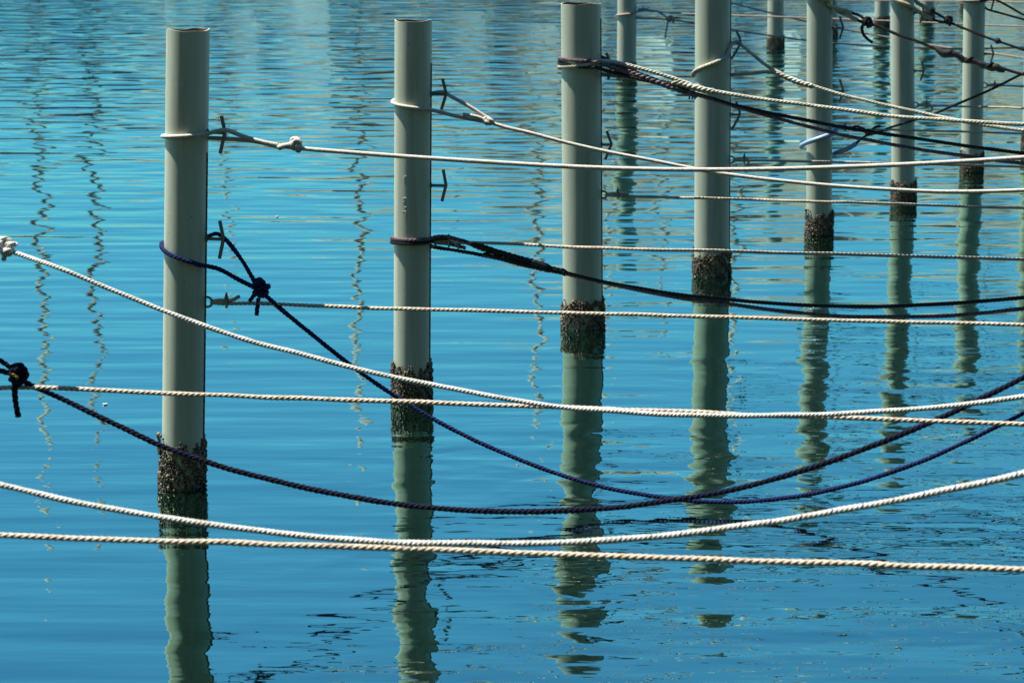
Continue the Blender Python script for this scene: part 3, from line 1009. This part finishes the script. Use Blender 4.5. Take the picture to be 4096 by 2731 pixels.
# --- 8 P7
p = POST['P7']
t = rope_thing('mooring_line', 'dark rope looped round the seventh post at the top right corner', (p.x, p.y, 2.2), 'lines looped round the near posts')
P7s = lambda pts, off=0.0: px('P7', pts, off, False)
w = wrap('P7', .014, zv('P7', 3), zv('P7', 1), zv('P7', 25), -50, -325)
mb = MB()
twisted(mb, P7s([(4096, 62), (4040, 30), (3985, 2), (3960, 0, .05)]) + w + P7s([(3948, 38, -.05), (3990, 50), (4040, 64), (4096, 80), (4600, 235)]), .0125)
mb.build('loop', M['black'], t)
mb = MB()
tube(mb, wrap('P7', .018, zv('P7', 2), zv('P7', 2), zv('P7', 6), -75, -250, gap=-.003), .0175, 12, .015)
mb.build('sleeve', M['thin'], t)

# --- 9 navy P1
p = POST['P1']
t = rope_thing('mooring_line', 'navy rope knotted beside the nearest post, sagging down to touch the water', (p.x, p.y, zc('P1', 560)), 'lines looped round the near posts')
rn = .0125
mb = MB()
w = wrap('P1', rn, zc('P1', 604), zc('P1', 560), zc('P1', 548), -42, -320)
twisted(mb, px('P1', [(588, 662), (550, 643), (500, 617, .03)]) + w + px('P1', [(478, 543, -.05), (496, 537, -.03), (512, 545, -.01), (535, 570), (560, 605), (583, 644), (592, 656)]), rn, .062, rough_amp=.07)
mb.build('loop', M['navy'], t)
mb = MB()
twisted(mb, px('P1', [(592, 662), (640, 705), (700, 755), (760, 803), (820, 849), (900, 904), (1000, 965), (1080, 1006), (1150, 1037), (1220, 1066), (1290, 1091), (1400, 1121), (1480, 1136), (1560, 1147), (1640, 1152), (1720, 1151), (1800, 1143), (1880, 1130), (1980, 1105), (2080, 1072), (2200, 1022), (2352, 948), (2700, 740)]), rn, .062, rough_amp=.07)
mb.build('line', M['navy'], t)
mb = MB()
c = px('P1', [(598, 665)])[0]
knot(mb, c + Vector((-.012, 0, .01)), (.5, 0, -1), .024, .0135, 2.0, .06)
knot(mb, c + Vector((.018, 0, -.004)), (.2, 0, 1), .018, .0135, 1.5, .05)
mb.build('knot', M['navy'], t)
mb = MB()
twisted(mb, px('P1', [(594, 685), (592, 700), (590, 715), (590, 724)]), .0115)
twisted(mb, px('P1', [(590, 672), (582, 680), (573, 692)]), .0115)
mb.build('tail', M['navy'], t)

# --- 10 black double on P2
p = POST['P2']
t = rope_thing('mooring_line', 'black double line wrapped twice round the middle of the second post', (p.x, p.y, zc('P2', 550)), 'lines looped round the near posts')
def line2(pts, m, part='line', r=.0125):
    mb = MB()
    twisted(mb, pts, r)
    return mb.build(part, M[m], t)
w1 = wrap('P2', .0125, zc('P2', 545), zc('P2', 547), zc('P2', 556), -35, -325)
w2 = wrap('P2', .0125, zc('P2', 552), zc('P2', 556), zc('P2', 566), -35, -325)
line2(px('P2', [(1100, 568), (1060, 553), (1030, 544), (1005, 543, .03)]) + w1 + px('P2', [(996, 556, -.06), (1030, 560), (1070, 570)]), 'plum', 'loop')
line2(px('P2', [(1100, 566), (1060, 552), (1030, 548), (1005, 548, .03)]) + w2 + px('P2', [(992, 566, -.06), (1040, 574), (1090, 583), (1150, 596), (1210, 611), (1285, 623)]), 'black', 'loop')
mb = MB()
twisted(mb, px('P2', [(1085, 560), (1120, 573), (1160, 585), (1200, 597), (1240, 609), (1275, 620), (1300, 626)]), .021, .085, rough_amp=.12)
twisted(mb, px('P2', [(1110, 583), (1150, 594), (1200, 607), (1245, 618), (1290, 626)], .02), .014, .07, rough_amp=.12)
mb.build('splice', M['black'], t)
mb = MB()
tube(mb, px('P2', [(1222, 605), (1240, 610), (1258, 616)]), .026, 12, .01)
mb.build('tape', M['tape'], t)
line2(px('P2', [(1270, 618), (1340, 637), (1400, 650), (1540, 674), (1680, 689), (1800, 699), (1900, 703), (2000, 704), (2100, 701), (2200, 696), (2352, 683), (2800, 630)]), 'black')
line2(px('P2', [(1270, 620), (1340, 639), (1400, 652), (1540, 680), (1680, 699), (1760, 710), (1850, 720), (1950, 727), (2050, 728), (2150, 726), (2250, 719), (2352, 709), (2800, 650)]), 'plum')

# --- 11 white fleck P0
p = POST['P0']
t = rope_thing('mooring_line', 'white rope with blue flecks, big knot at the left edge', (p.x, p.y, 1.7), 'lines looped round the near posts')
FL = [M['white'], M['blue_yarn']]
def line0(pts, part='line', r=.0107):
    mb = MB()
    twisted(mb, pts, r, .047, fleck=True)
    return mb.build(part, None, t, mats=FL)
w = wrap('P0', .0112, zc('P0', 500), zc('P0', 490), zc('P0', 480), -45, -320)
line0(px('P0', [(8, 575), (-60, 550), (-160, 515), (-235, 495, .03)]) + w + px('P0', [(-230, 470, -.05), (-150, 505), (-60, 545), (5, 568)]), 'loop')
line0(px('P0', [(8, 572), (60, 589, .03), (130, 614, .09), (200, 642, .09), (290, 679, .09), (380, 716, .09), (480, 753, .09), (590, 787, .09), (700, 816, .09), (840, 851, .09), (980, 882, .09), (1130, 910, .09), (1290, 934, .09), (1450, 947, .09), (1600, 953, .09), (1780, 955, .09), (1920, 951, .09), (2050, 943, .09), (2200, 930, .09), (2352, 911, .09), (2800, 830, .09)]))
mb = MB()
c = px('P0', [(12, 569)])[0]
knot(mb, c, (.9, 0, -.4), .023, .0115, 2.4, .055)
knot(mb, c + Vector((.018, -.01, 0)), (.2, .4, 1), .019, .0115, 1.6, .045)
mb.build('knot', M['white'], t)
mb = MB()
twisted(mb, px('P0', [(12, 580, .01), (10, 590, .01), (8, 597, .01)]), .0115, .02)
mb.build('tail', M['white'], t)

# --- 12 navy P0
t = rope_thing('mooring_line', 'dark navy rope with a yellow-flecked knot at the left edge, sagging widest', (p.x, p.y, 1.0), 'lines looped round the near posts')
w = wrap('P0', .0125, zc('P0', 760), zc('P0', 735), zc('P0', 720), -45, -320)
mb = MB()
twisted(mb, px('P0', [(32, 860), (0, 851), (-60, 832), (-150, 795), (-230, 765, .03)]) + w + px('P0', [(-232, 712, -.05), (-150, 752), (-60, 797), (0, 828), (30, 848)]), .0125, rough_amp=.06)
mb.build('loop', M['navy_dark'], t)
mb = MB()
twisted(mb, px('P0', [(35, 862), (70, 884), (130, 910, -.09), (200, 943, -.09), (290, 985, -.09), (380, 1028, -.09), (480, 1062, -.09), (590, 1093, -.09), (700, 1119, -.09), (840, 1147, -.09), (960, 1164, -.09), (1080, 1172, -.09), (1200, 1174, -.09), (1320, 1171, -.09), (1400, 1166, -.09), (1530, 1150, -.09), (1650, 1131, -.09), (1780, 1099, -.09), (1900, 1062, -.09), (2000, 1026, -.09), (2100, 985, -.09), (2220, 932, -.09), (2352, 866, -.09), (2700, 660, -.09)]), .0128, rough_amp=.08)
mb.build('line', M['navy_dark'], t)
mb = MB()
c = px('P0', [(36, 863)])[0]
knot(mb, c + Vector((.005, 0, .004)), (.3, 0, -1), .025, .0142, 2.2, .065)
knot(mb, c + Vector((.02, 0, .0)), (.2, 0, 1), .016, .0142, 1.4, .055)
mb.build('knot', M['navy_dark'], t)
mb = MB()
twisted(mb, px('P0', [(24, 856, .03), (32, 860, .035), (42, 868, .035)]), .0085, .05)
mb.build('yellow_yarn', mat('yellow_yarn', (.30, .20, .03), .8), t)
mb = MB()
twisted(mb, px('P0', [(34, 880, .012), (34, 905, .012), (37, 930, .01), (42, 957, .01)]), .0135)
mb.build('tail', M['navy_dark'], t)

# --- 13 white fleck from the post nearest the quay
p = POST['M1']
t = rope_thing('mooring_line', 'lowest white rope with blue flecks, sagging across the foreground', (p.x, p.y, 1.7), 'lines looped round the near posts')
w = wrap('M1', .0112, zc('M1', 690), zc('M1', 680), zc('M1', 670), -45, -320)
line0(px('M1', [(-1200, 755), (-1280, 712), (-1300, 700, .03)]) + w + px('M1', [(-1295, 680, -.05), (-1270, 715), (-1200, 752), (-1100, 800, .12), (-800, 920, .12), (-400, 1032, .12), (0, 1114, .12), (180, 1154, .12), (370, 1188, .12), (530, 1211, .12), (700, 1231, .12), (850, 1242, .12), (1000, 1247, .12), (1150, 1248, .12), (1290, 1246, .12), (1450, 1236, .12), (1600, 1221, .12), (1750, 1200, .12), (1900, 1176, .12), (2050, 1150, .12), (2200, 1122, .12), (2352, 1087, .12), (2800, 965, .12)]))

# --- far row lines
p = POST['B1']
t = rope_thing('mooring_line', 'thin old rope round the far post, knotted with a hanging end', (p.x, p.y, 1.0), 'lines of the far row')
B1s = lambda pts, off=0.0: px('B1', pts, off, False)
w = wrap('B1', .014, zv('B1', 53), zv('B1', 64), zv('B1', 70), -60, -325)
mb = MB()
tube(mb, B1s([(2672, 76), (2640, 52), (2600, 42), (2560, 46, .04)]) + w + B1s([(2552, 72, -.05), (2620, 75), (2670, 79)]), .0135, 8, .03)
mb.build('loop', M['thin'], t)
mb = MB()
tube(mb, B1s([(2670, 78), (2720, 84), (2783, 95), (2923, 120), (3072, 142), (3226, 163), (3330, 173), (3560, 188), (3750, 194), (3900, 195), (4096, 191), (4700, 165)]), .013, 8, .06)
mb.build('line', M['thin'], t)
mb = MB()
knot(mb, B1s([(2684, 80)])[0], (1, 0, 0), .030, .016, 1.6, .08, 'tube')
tube(mb, B1s([(2672, 84), (2668, 110), (2663, 135), (2661, 155)]), .012, 8, .03)
mb.build('knot', M['thin'], t)
p = POST['B2']
t = rope_thing('mooring_line', 'thin old rope sloping down from behind the fourth post to the right edge', (p.x, p.y, 1.5), 'lines of the far row')
B2s = lambda pts, off=0.0: px('B2', pts, off, False)
w = wrap('B2', .014, zv('B2', -5), zv('B2', -12), zv('B2', -20), -60, -325)
mb = MB()
tube(mb, w + B2s([(2880, 2), (2923, 13), (3072, 50), (3226, 87), (3372, 117), (3557, 152), (3716, 180), (3851, 200), (3976, 215), (4096, 233), (4700, 300)]), .013, 8, .06)
mb.build('line', M['thin'], t)

# ------------------------------------------------------------------ small things afloat
def floater(name, u, v, label, cat, size, color):
    c = on_z(u, v)
    mb = MB()
    n = 9
    mb.add([(c.x, c.y, .006)] + [(c.x + size * (.6 + .6 * random.random()) * math.cos(a), c.y + size * 1.6 * (.6 + .6 * random.random()) * math.sin(a), .004 + .006 * random.random())
            for a in [2 * math.pi * i / n for i in range(n)]] + [(c.x, c.y, -.004)],
           [(0, 1 + i, 1 + (i + 1) % n) for i in range(n)] + [(n + 1, 1 + (i + 1) % n, 1 + i) for i in range(n)])
    o = mesh_obj(name, mb.v, mb.f, mat(name + '_surface', color, .7), base=(c.x, c.y, 0))
    tag(o, label, cat)
floater('feather', 422, 1618, 'small white feather floating left of the nearest post', 'feather', .016, (.8, .8, .78))
floater('leaf', 1108, 868, 'small pale leaf floating between the first two posts', 'leaf', .018, (.55, .42, .28))

# ------------------------------------------------------------------ the moored yachts whose masts are mirrored in the water
M['hull_white'] = mat('hull_white', (.75, .76, .75), .35)
M['hull_navy'] = mat('hull_navy', (.02, .03, .09), .3)
M['hull_grey'] = mat('hull_grey', (.28, .29, .30), .4)
M['deck'] = noisy(mat('deck', (.6, .55, .45), .7), (.5, .45, .36), (.65, .6, .5), 4)
M['alu'] = mat('mast_aluminium', (.36, .315, .25), .9)
M['alu_dark'] = mat('mast_dark', (.22, .215, .20), .9)
M['window'] = mat('cabin_window', (.02, .025, .03), .1)
M['cover_blue'] = mat('cover_blue', (.03, .07, .22), .8)
M['cover_grey'] = mat('cover_grey', (.22, .21, .20), .85)
M['cover_red'] = mat('cover_red', (.45, .03, .05), .8)
M['cover_tan'] = mat('cover_tan', (.40, .31, .22), .85)

def yacht(u, Y, ztop, label, hull, cover, mast, length=12.0, heading=0.0, pennant=None):
    x = (u - CX) / F * (Y * CP + CAM_H * SP)
    t = thing('sailboat', label, 'sailboat', (x, Y, 0), 'yachts moored beyond the frame')
    def part(name, mb, m, smooth=True, parent=None):
        o = mesh_obj(name, mb.v, mb.f, M[m], parent or t, smooth, base=None)
        return o
    # stations along local x from stern to bow; the mast stands at the origin
    L = length
    ca, sa = math.cos(heading), math.sin(heading)
    def R_(p_):
        return (p_[0] * ca - p_[1] * sa, p_[0] * sa + p_[1] * ca, p_[2])
    st = [(-.55, .34, 1.05), (-.40, .44, 1.05), (-.15, .50, 1.08), (.10, .48, 1.14), (.28, .33, 1.24), (.40, .14, 1.34), (.45, .02, 1.40)]
    beam = L * .31
    mb = MB()
    rings = []
    for (fx, fw, fb) in st:
        w = beam * fw
        rings.append([(fx * L, -w, fb), (fx * L, -w * .93, .5), (fx * L, -w * .7, -.1), (fx * L, 0, -.45), (fx * L, w * .7, -.1), (fx * L, w * .93, .5), (fx * L, w, fb)])
    vs = [R_(q) for r_ in rings for q in r_]
    fs = []
    for i in range(len(rings) - 1):
        for j in range(6):
            fs.append((i * 7 + j, i * 7 + j + 1, (i + 1) * 7 + j + 1, (i + 1) * 7 + j))
    fs.append(tuple(range(7)))
    mb.add(vs, fs)
    part('hull', mb, hull)
    mb = MB()
    mb.add([R_((r_[0][0], r_[0][1] * .98, r_[0][2] - .03)) for r_ in rings] + [R_((r_[6][0], r_[6][1] * .98, r_[6][2] - .03)) for r_ in rings],
           [(i, i + 1, 7 + i + 1, 7 + i) for i in range(6)])
    part('deck', mb, 'deck', False)
    mb = MB()
    cs = [(-.22, .30, 1.62), (-.1, .33, 1.72), (.08, .30, 1.66), (.22, .18, 1.42), (.26, .12, 1.20)]
    vs, fs = [], []
    for (fx, fw, z) in cs:
        w = beam * fw
        vs += [R_((fx * L, -w * 1.06, 1.04)), R_((fx * L, -w, z - .1)), R_((fx * L, -w * .7, z)), R_((fx * L, w * .7, z)), R_((fx * L, w, z - .1)), R_((fx * L, w * 1.06, 1.04))]
    for i in range(4):
        for j in range(5):
            fs.append((i * 6 + j, i * 6 + j + 1, (i + 1) * 6 + j + 1, (i + 1) * 6 + j))
    fs += [tuple(range(6)), tuple(range(24, 30))]
    mb.add(vs, fs)
    cab = part('cabin', mb, 'hull_grey' if u == 1430 else 'hull_white', False)
    for sgn in (-1, 1):
        mb = MB()
        w = beam * .33 * 1.045 * sgn
        mb.add([R_((-.18 * L, w, 1.22)), R_((.04 * L, w * .97, 1.22)), R_((.05 * L, w * .95, 1.48)), R_((-.17 * L, w * .98, 1.48)),
                R_((-.18 * L, w * .9, 1.22)), R_((.04 * L, w * .88, 1.22)), R_((.05 * L, w * .88, 1.48)), R_((-.17 * L, w * .9, 1.48))],
               [(0, 1, 2, 3), (4, 7, 6, 5), (0, 4, 5, 1), (3, 2, 6, 7)])
        part('window', mb, 'window', False, cab)
    # sprayhood
    mb = MB()
    vs = []
    for (fx, zz) in ((-.24, 2.35), (-.16, 2.30), (-.11, 1.72)):
        for a in range(7):
            an = math.pi * a / 6
            vs.append(R_((fx * L, -beam * .34 * math.cos(an), 1.5 + (zz - 1.5) * math.sin(an) ** .6)))
    mb.add(vs, [(i * 7 + j, i * 7 + j + 1, (i + 1) * 7 + j + 1, (i + 1) * 7 + j) for i in range(2) for j in range(6)])
    part('sprayhood', mb, cover)
    # rig
    mb = MB()
    tube(mb, [(0, 0, 1.2), (0, 0, ztop * .5), (0, 0, ztop)], [.105, .105, .085], 10, .8, smoothed=False)
    mast_o = part('mast', mb, mast)
    for zz in (.42, .68):
        mb = MB()
        tube(mb, [R_((-.12, -1.0 + zz * .5, ztop * zz)), R_((0, 0, ztop * zz + .05)), R_((-.12, 1.0 - zz * .5, ztop * zz))], .03, 6, smoothed=False)
        part('spreader', mb, mast, parent=mast_o)
    mb = MB()
    tube(mb, [R_((-.1, 0, 2.35)), R_((-.38 * L, 0, 2.45))], .07, 8, smoothed=False)
    boom = part('boom', mb, mast)
    mb = MB()
    tube(mb, [R_((-.15, 0, 2.75)), R_((-.8, 0, 2.66)), R_((-.2 * L, 0, 2.6)), R_((-.37 * L, 0, 2.56))], [.24, .24, .18, .10], 10, .3)
    part('sail_cover', mb, cover, parent=boom)
    if pennant:
        mb = MB()
        z0, z1 = pennant
        mb.add([R_((-.1, .02, z0)), R_((-.6, .05, z0 + .1)), R_((-.65, .05, z1 - .1)), R_((-.1, .02, z1)),
                R_((-.1, -.02, z0)), R_((-.6, -.01, z0 + .1)), R_((-.65, -.01, z1 - .1)), R_((-.1, -.02, z1))],
               [(0, 1, 2, 3), (7, 6, 5, 4), (0, 4, 5, 1), (1, 5, 6, 2), (2, 6, 7, 3), (3, 7, 4, 0)])
        part('flag', mb, 'cover_red', False)
    return t

yacht(135, 108, 19.0, 'sailboat whose mast mirrors as the leftmost wavering line', 'hull_white', 'cover_grey', 'alu', 13, 1.2)
yacht(355, 112, 19.2, 'sailboat whose darker mast mirrors second from the left', 'hull_navy', 'cover_blue', 'alu_dark', 13, 1.45)
yacht(900, 118, 11.0, 'smaller grey sailboat mirrored right of the nearest post', 'hull_grey', 'cover_tan', 'alu', 10, 1.7)
yacht(1430, 110, 17.5, 'sailboat whose mast mirrors left of the second post', 'hull_grey', 'cover_tan', 'alu', 12, 1.3)
yacht(1820, 118, 8.0, 'small tan-covered sailboat mirrored right of the second post', 'hull_grey', 'cover_tan', 'alu_dark', 11, 1.6)
yacht(2150, 114, 18.0, 'sailboat with a red flag mirrored left of the third post', 'hull_grey', 'cover_grey', 'alu', 12, 1.5, (11.2, 12.2))
yacht(2432, 110, 13.0, 'sailboat whose mast mirrors just right of the third post', 'hull_white', 'cover_blue', 'alu', 12, 1.7)
yacht(2655, 116, 13.0, 'sailboat whose mast mirrors left of the fourth post', 'hull_navy', 'cover_grey', 'alu_dark', 11, 1.4)
yacht(2955, 112, 17.0, 'sailboat whose mast mirrors right of the fourth post', 'hull_white', 'cover_grey', 'alu', 12, 1.65)
yacht(3420, 118, 7.0, 'sailboat with red covers mirrored between fifth and sixth posts', 'hull_white', 'cover_red', 'alu', 12, 1.5)

# the stone breakwater behind the yachts
stone = noisy(mat('breakwater_stone', (.2, .18, .15), .9), (.10, .09, .08), (.27, .24, .20), .6, .35, .65)
vs, fs = [], []
nx = 260
for i in range(nx):
    xx = -90 + 180 * i / (nx - 1)
    for (yy, zz) in ((128, -1), (129, .8), (131, 2.0), (133, 2.7), (137, 2.7), (142, -1)):
        vs.append((xx, yy + random.uniform(-.35, .35), zz + (random.uniform(-.35, .35) if zz > 0 else 0)))
for i in range(nx - 1):
    for j in range(5):
        fs.append((i * 6 + j, (i + 1) * 6 + j, (i + 1) * 6 + j + 1, i * 6 + j + 1))
bw = mesh_obj('breakwater', vs, fs, stone, smooth=False)
tag(bw, 'low stone breakwater mirrored as a grey-brown band at the top edge', 'breakwater', kind='structure')

# ------------------------------------------------------------------ the quay we stand on and an unseen slope added to shade the posts
def sheet(name, xs, prof, m, jitter, label, cat):
    vs, fs = [], []
    k = len(prof)
    for x in xs:
        for (yy, zz, j) in prof:
            vs.append((x, yy + random.uniform(-1, 1) * j * jitter, zz + random.uniform(-1, 1) * j * jitter))
    for i in range(len(xs) - 1):
        for j in range(k - 1):
            fs.append((i * k + j, (i + 1) * k + j, (i + 1) * k + j + 1, i * k + j + 1))
    o = mesh_obj(name, vs, fs, m, smooth=False)
    tag(o, label, cat, kind='structure')
    return o

slope_dark = noisy(mat('shade_slope_dark', (.04, .06, .03), .95), (.025, .035, .018), (.07, .09, .045), .5)
sheet('quay', [-60 + 4 * i for i in range(31)], [(1.2, -2, 0), (1.2, 1.55, 0), (-7, 1.6, 0)], noisy(mat('quay_stone', (.2, .19, .17), .9), (.14, .13, .12), (.22, .21, .19), 2), 0, 'stone quay under the viewpoint', 'quay')
sheet('unseen_shade_slope', [-160 + 4 * i for i in range(81)], [(-7, 1.55, 0), (-8.5, 10, 1), (-11, 22, 1), (-16, 36, 1), (-34, 52, 1), (-90, 60, 1)], slope_dark, .8, 'unseen dark slope added behind the quay to shade the post fronts', 'unseen_shade_slope')  # added out of view: blocks skylight so the camera-facing post sides stay dark
headland = noisy(mat('headland', (.1, .09, .07), .95), (.12, .112, .10), (.28, .25, .22), .22, .38, .62)
hl = sheet('headland', [-160 + 2.0 * i for i in range(161)], [(165, -1, 0), (168, 5.0, 1), (172, 8.0, 1), (180, 11.0, 1), (230, 11, 1)], headland, 1.6, 'low brown headland mirrored at the top edge', 'headland')
for v in hl.data.vertices:                     # it is lower towards the left
    v.co.z *= .62 + .95 / (1 + math.exp(-(v.co.x + 6) / 4))
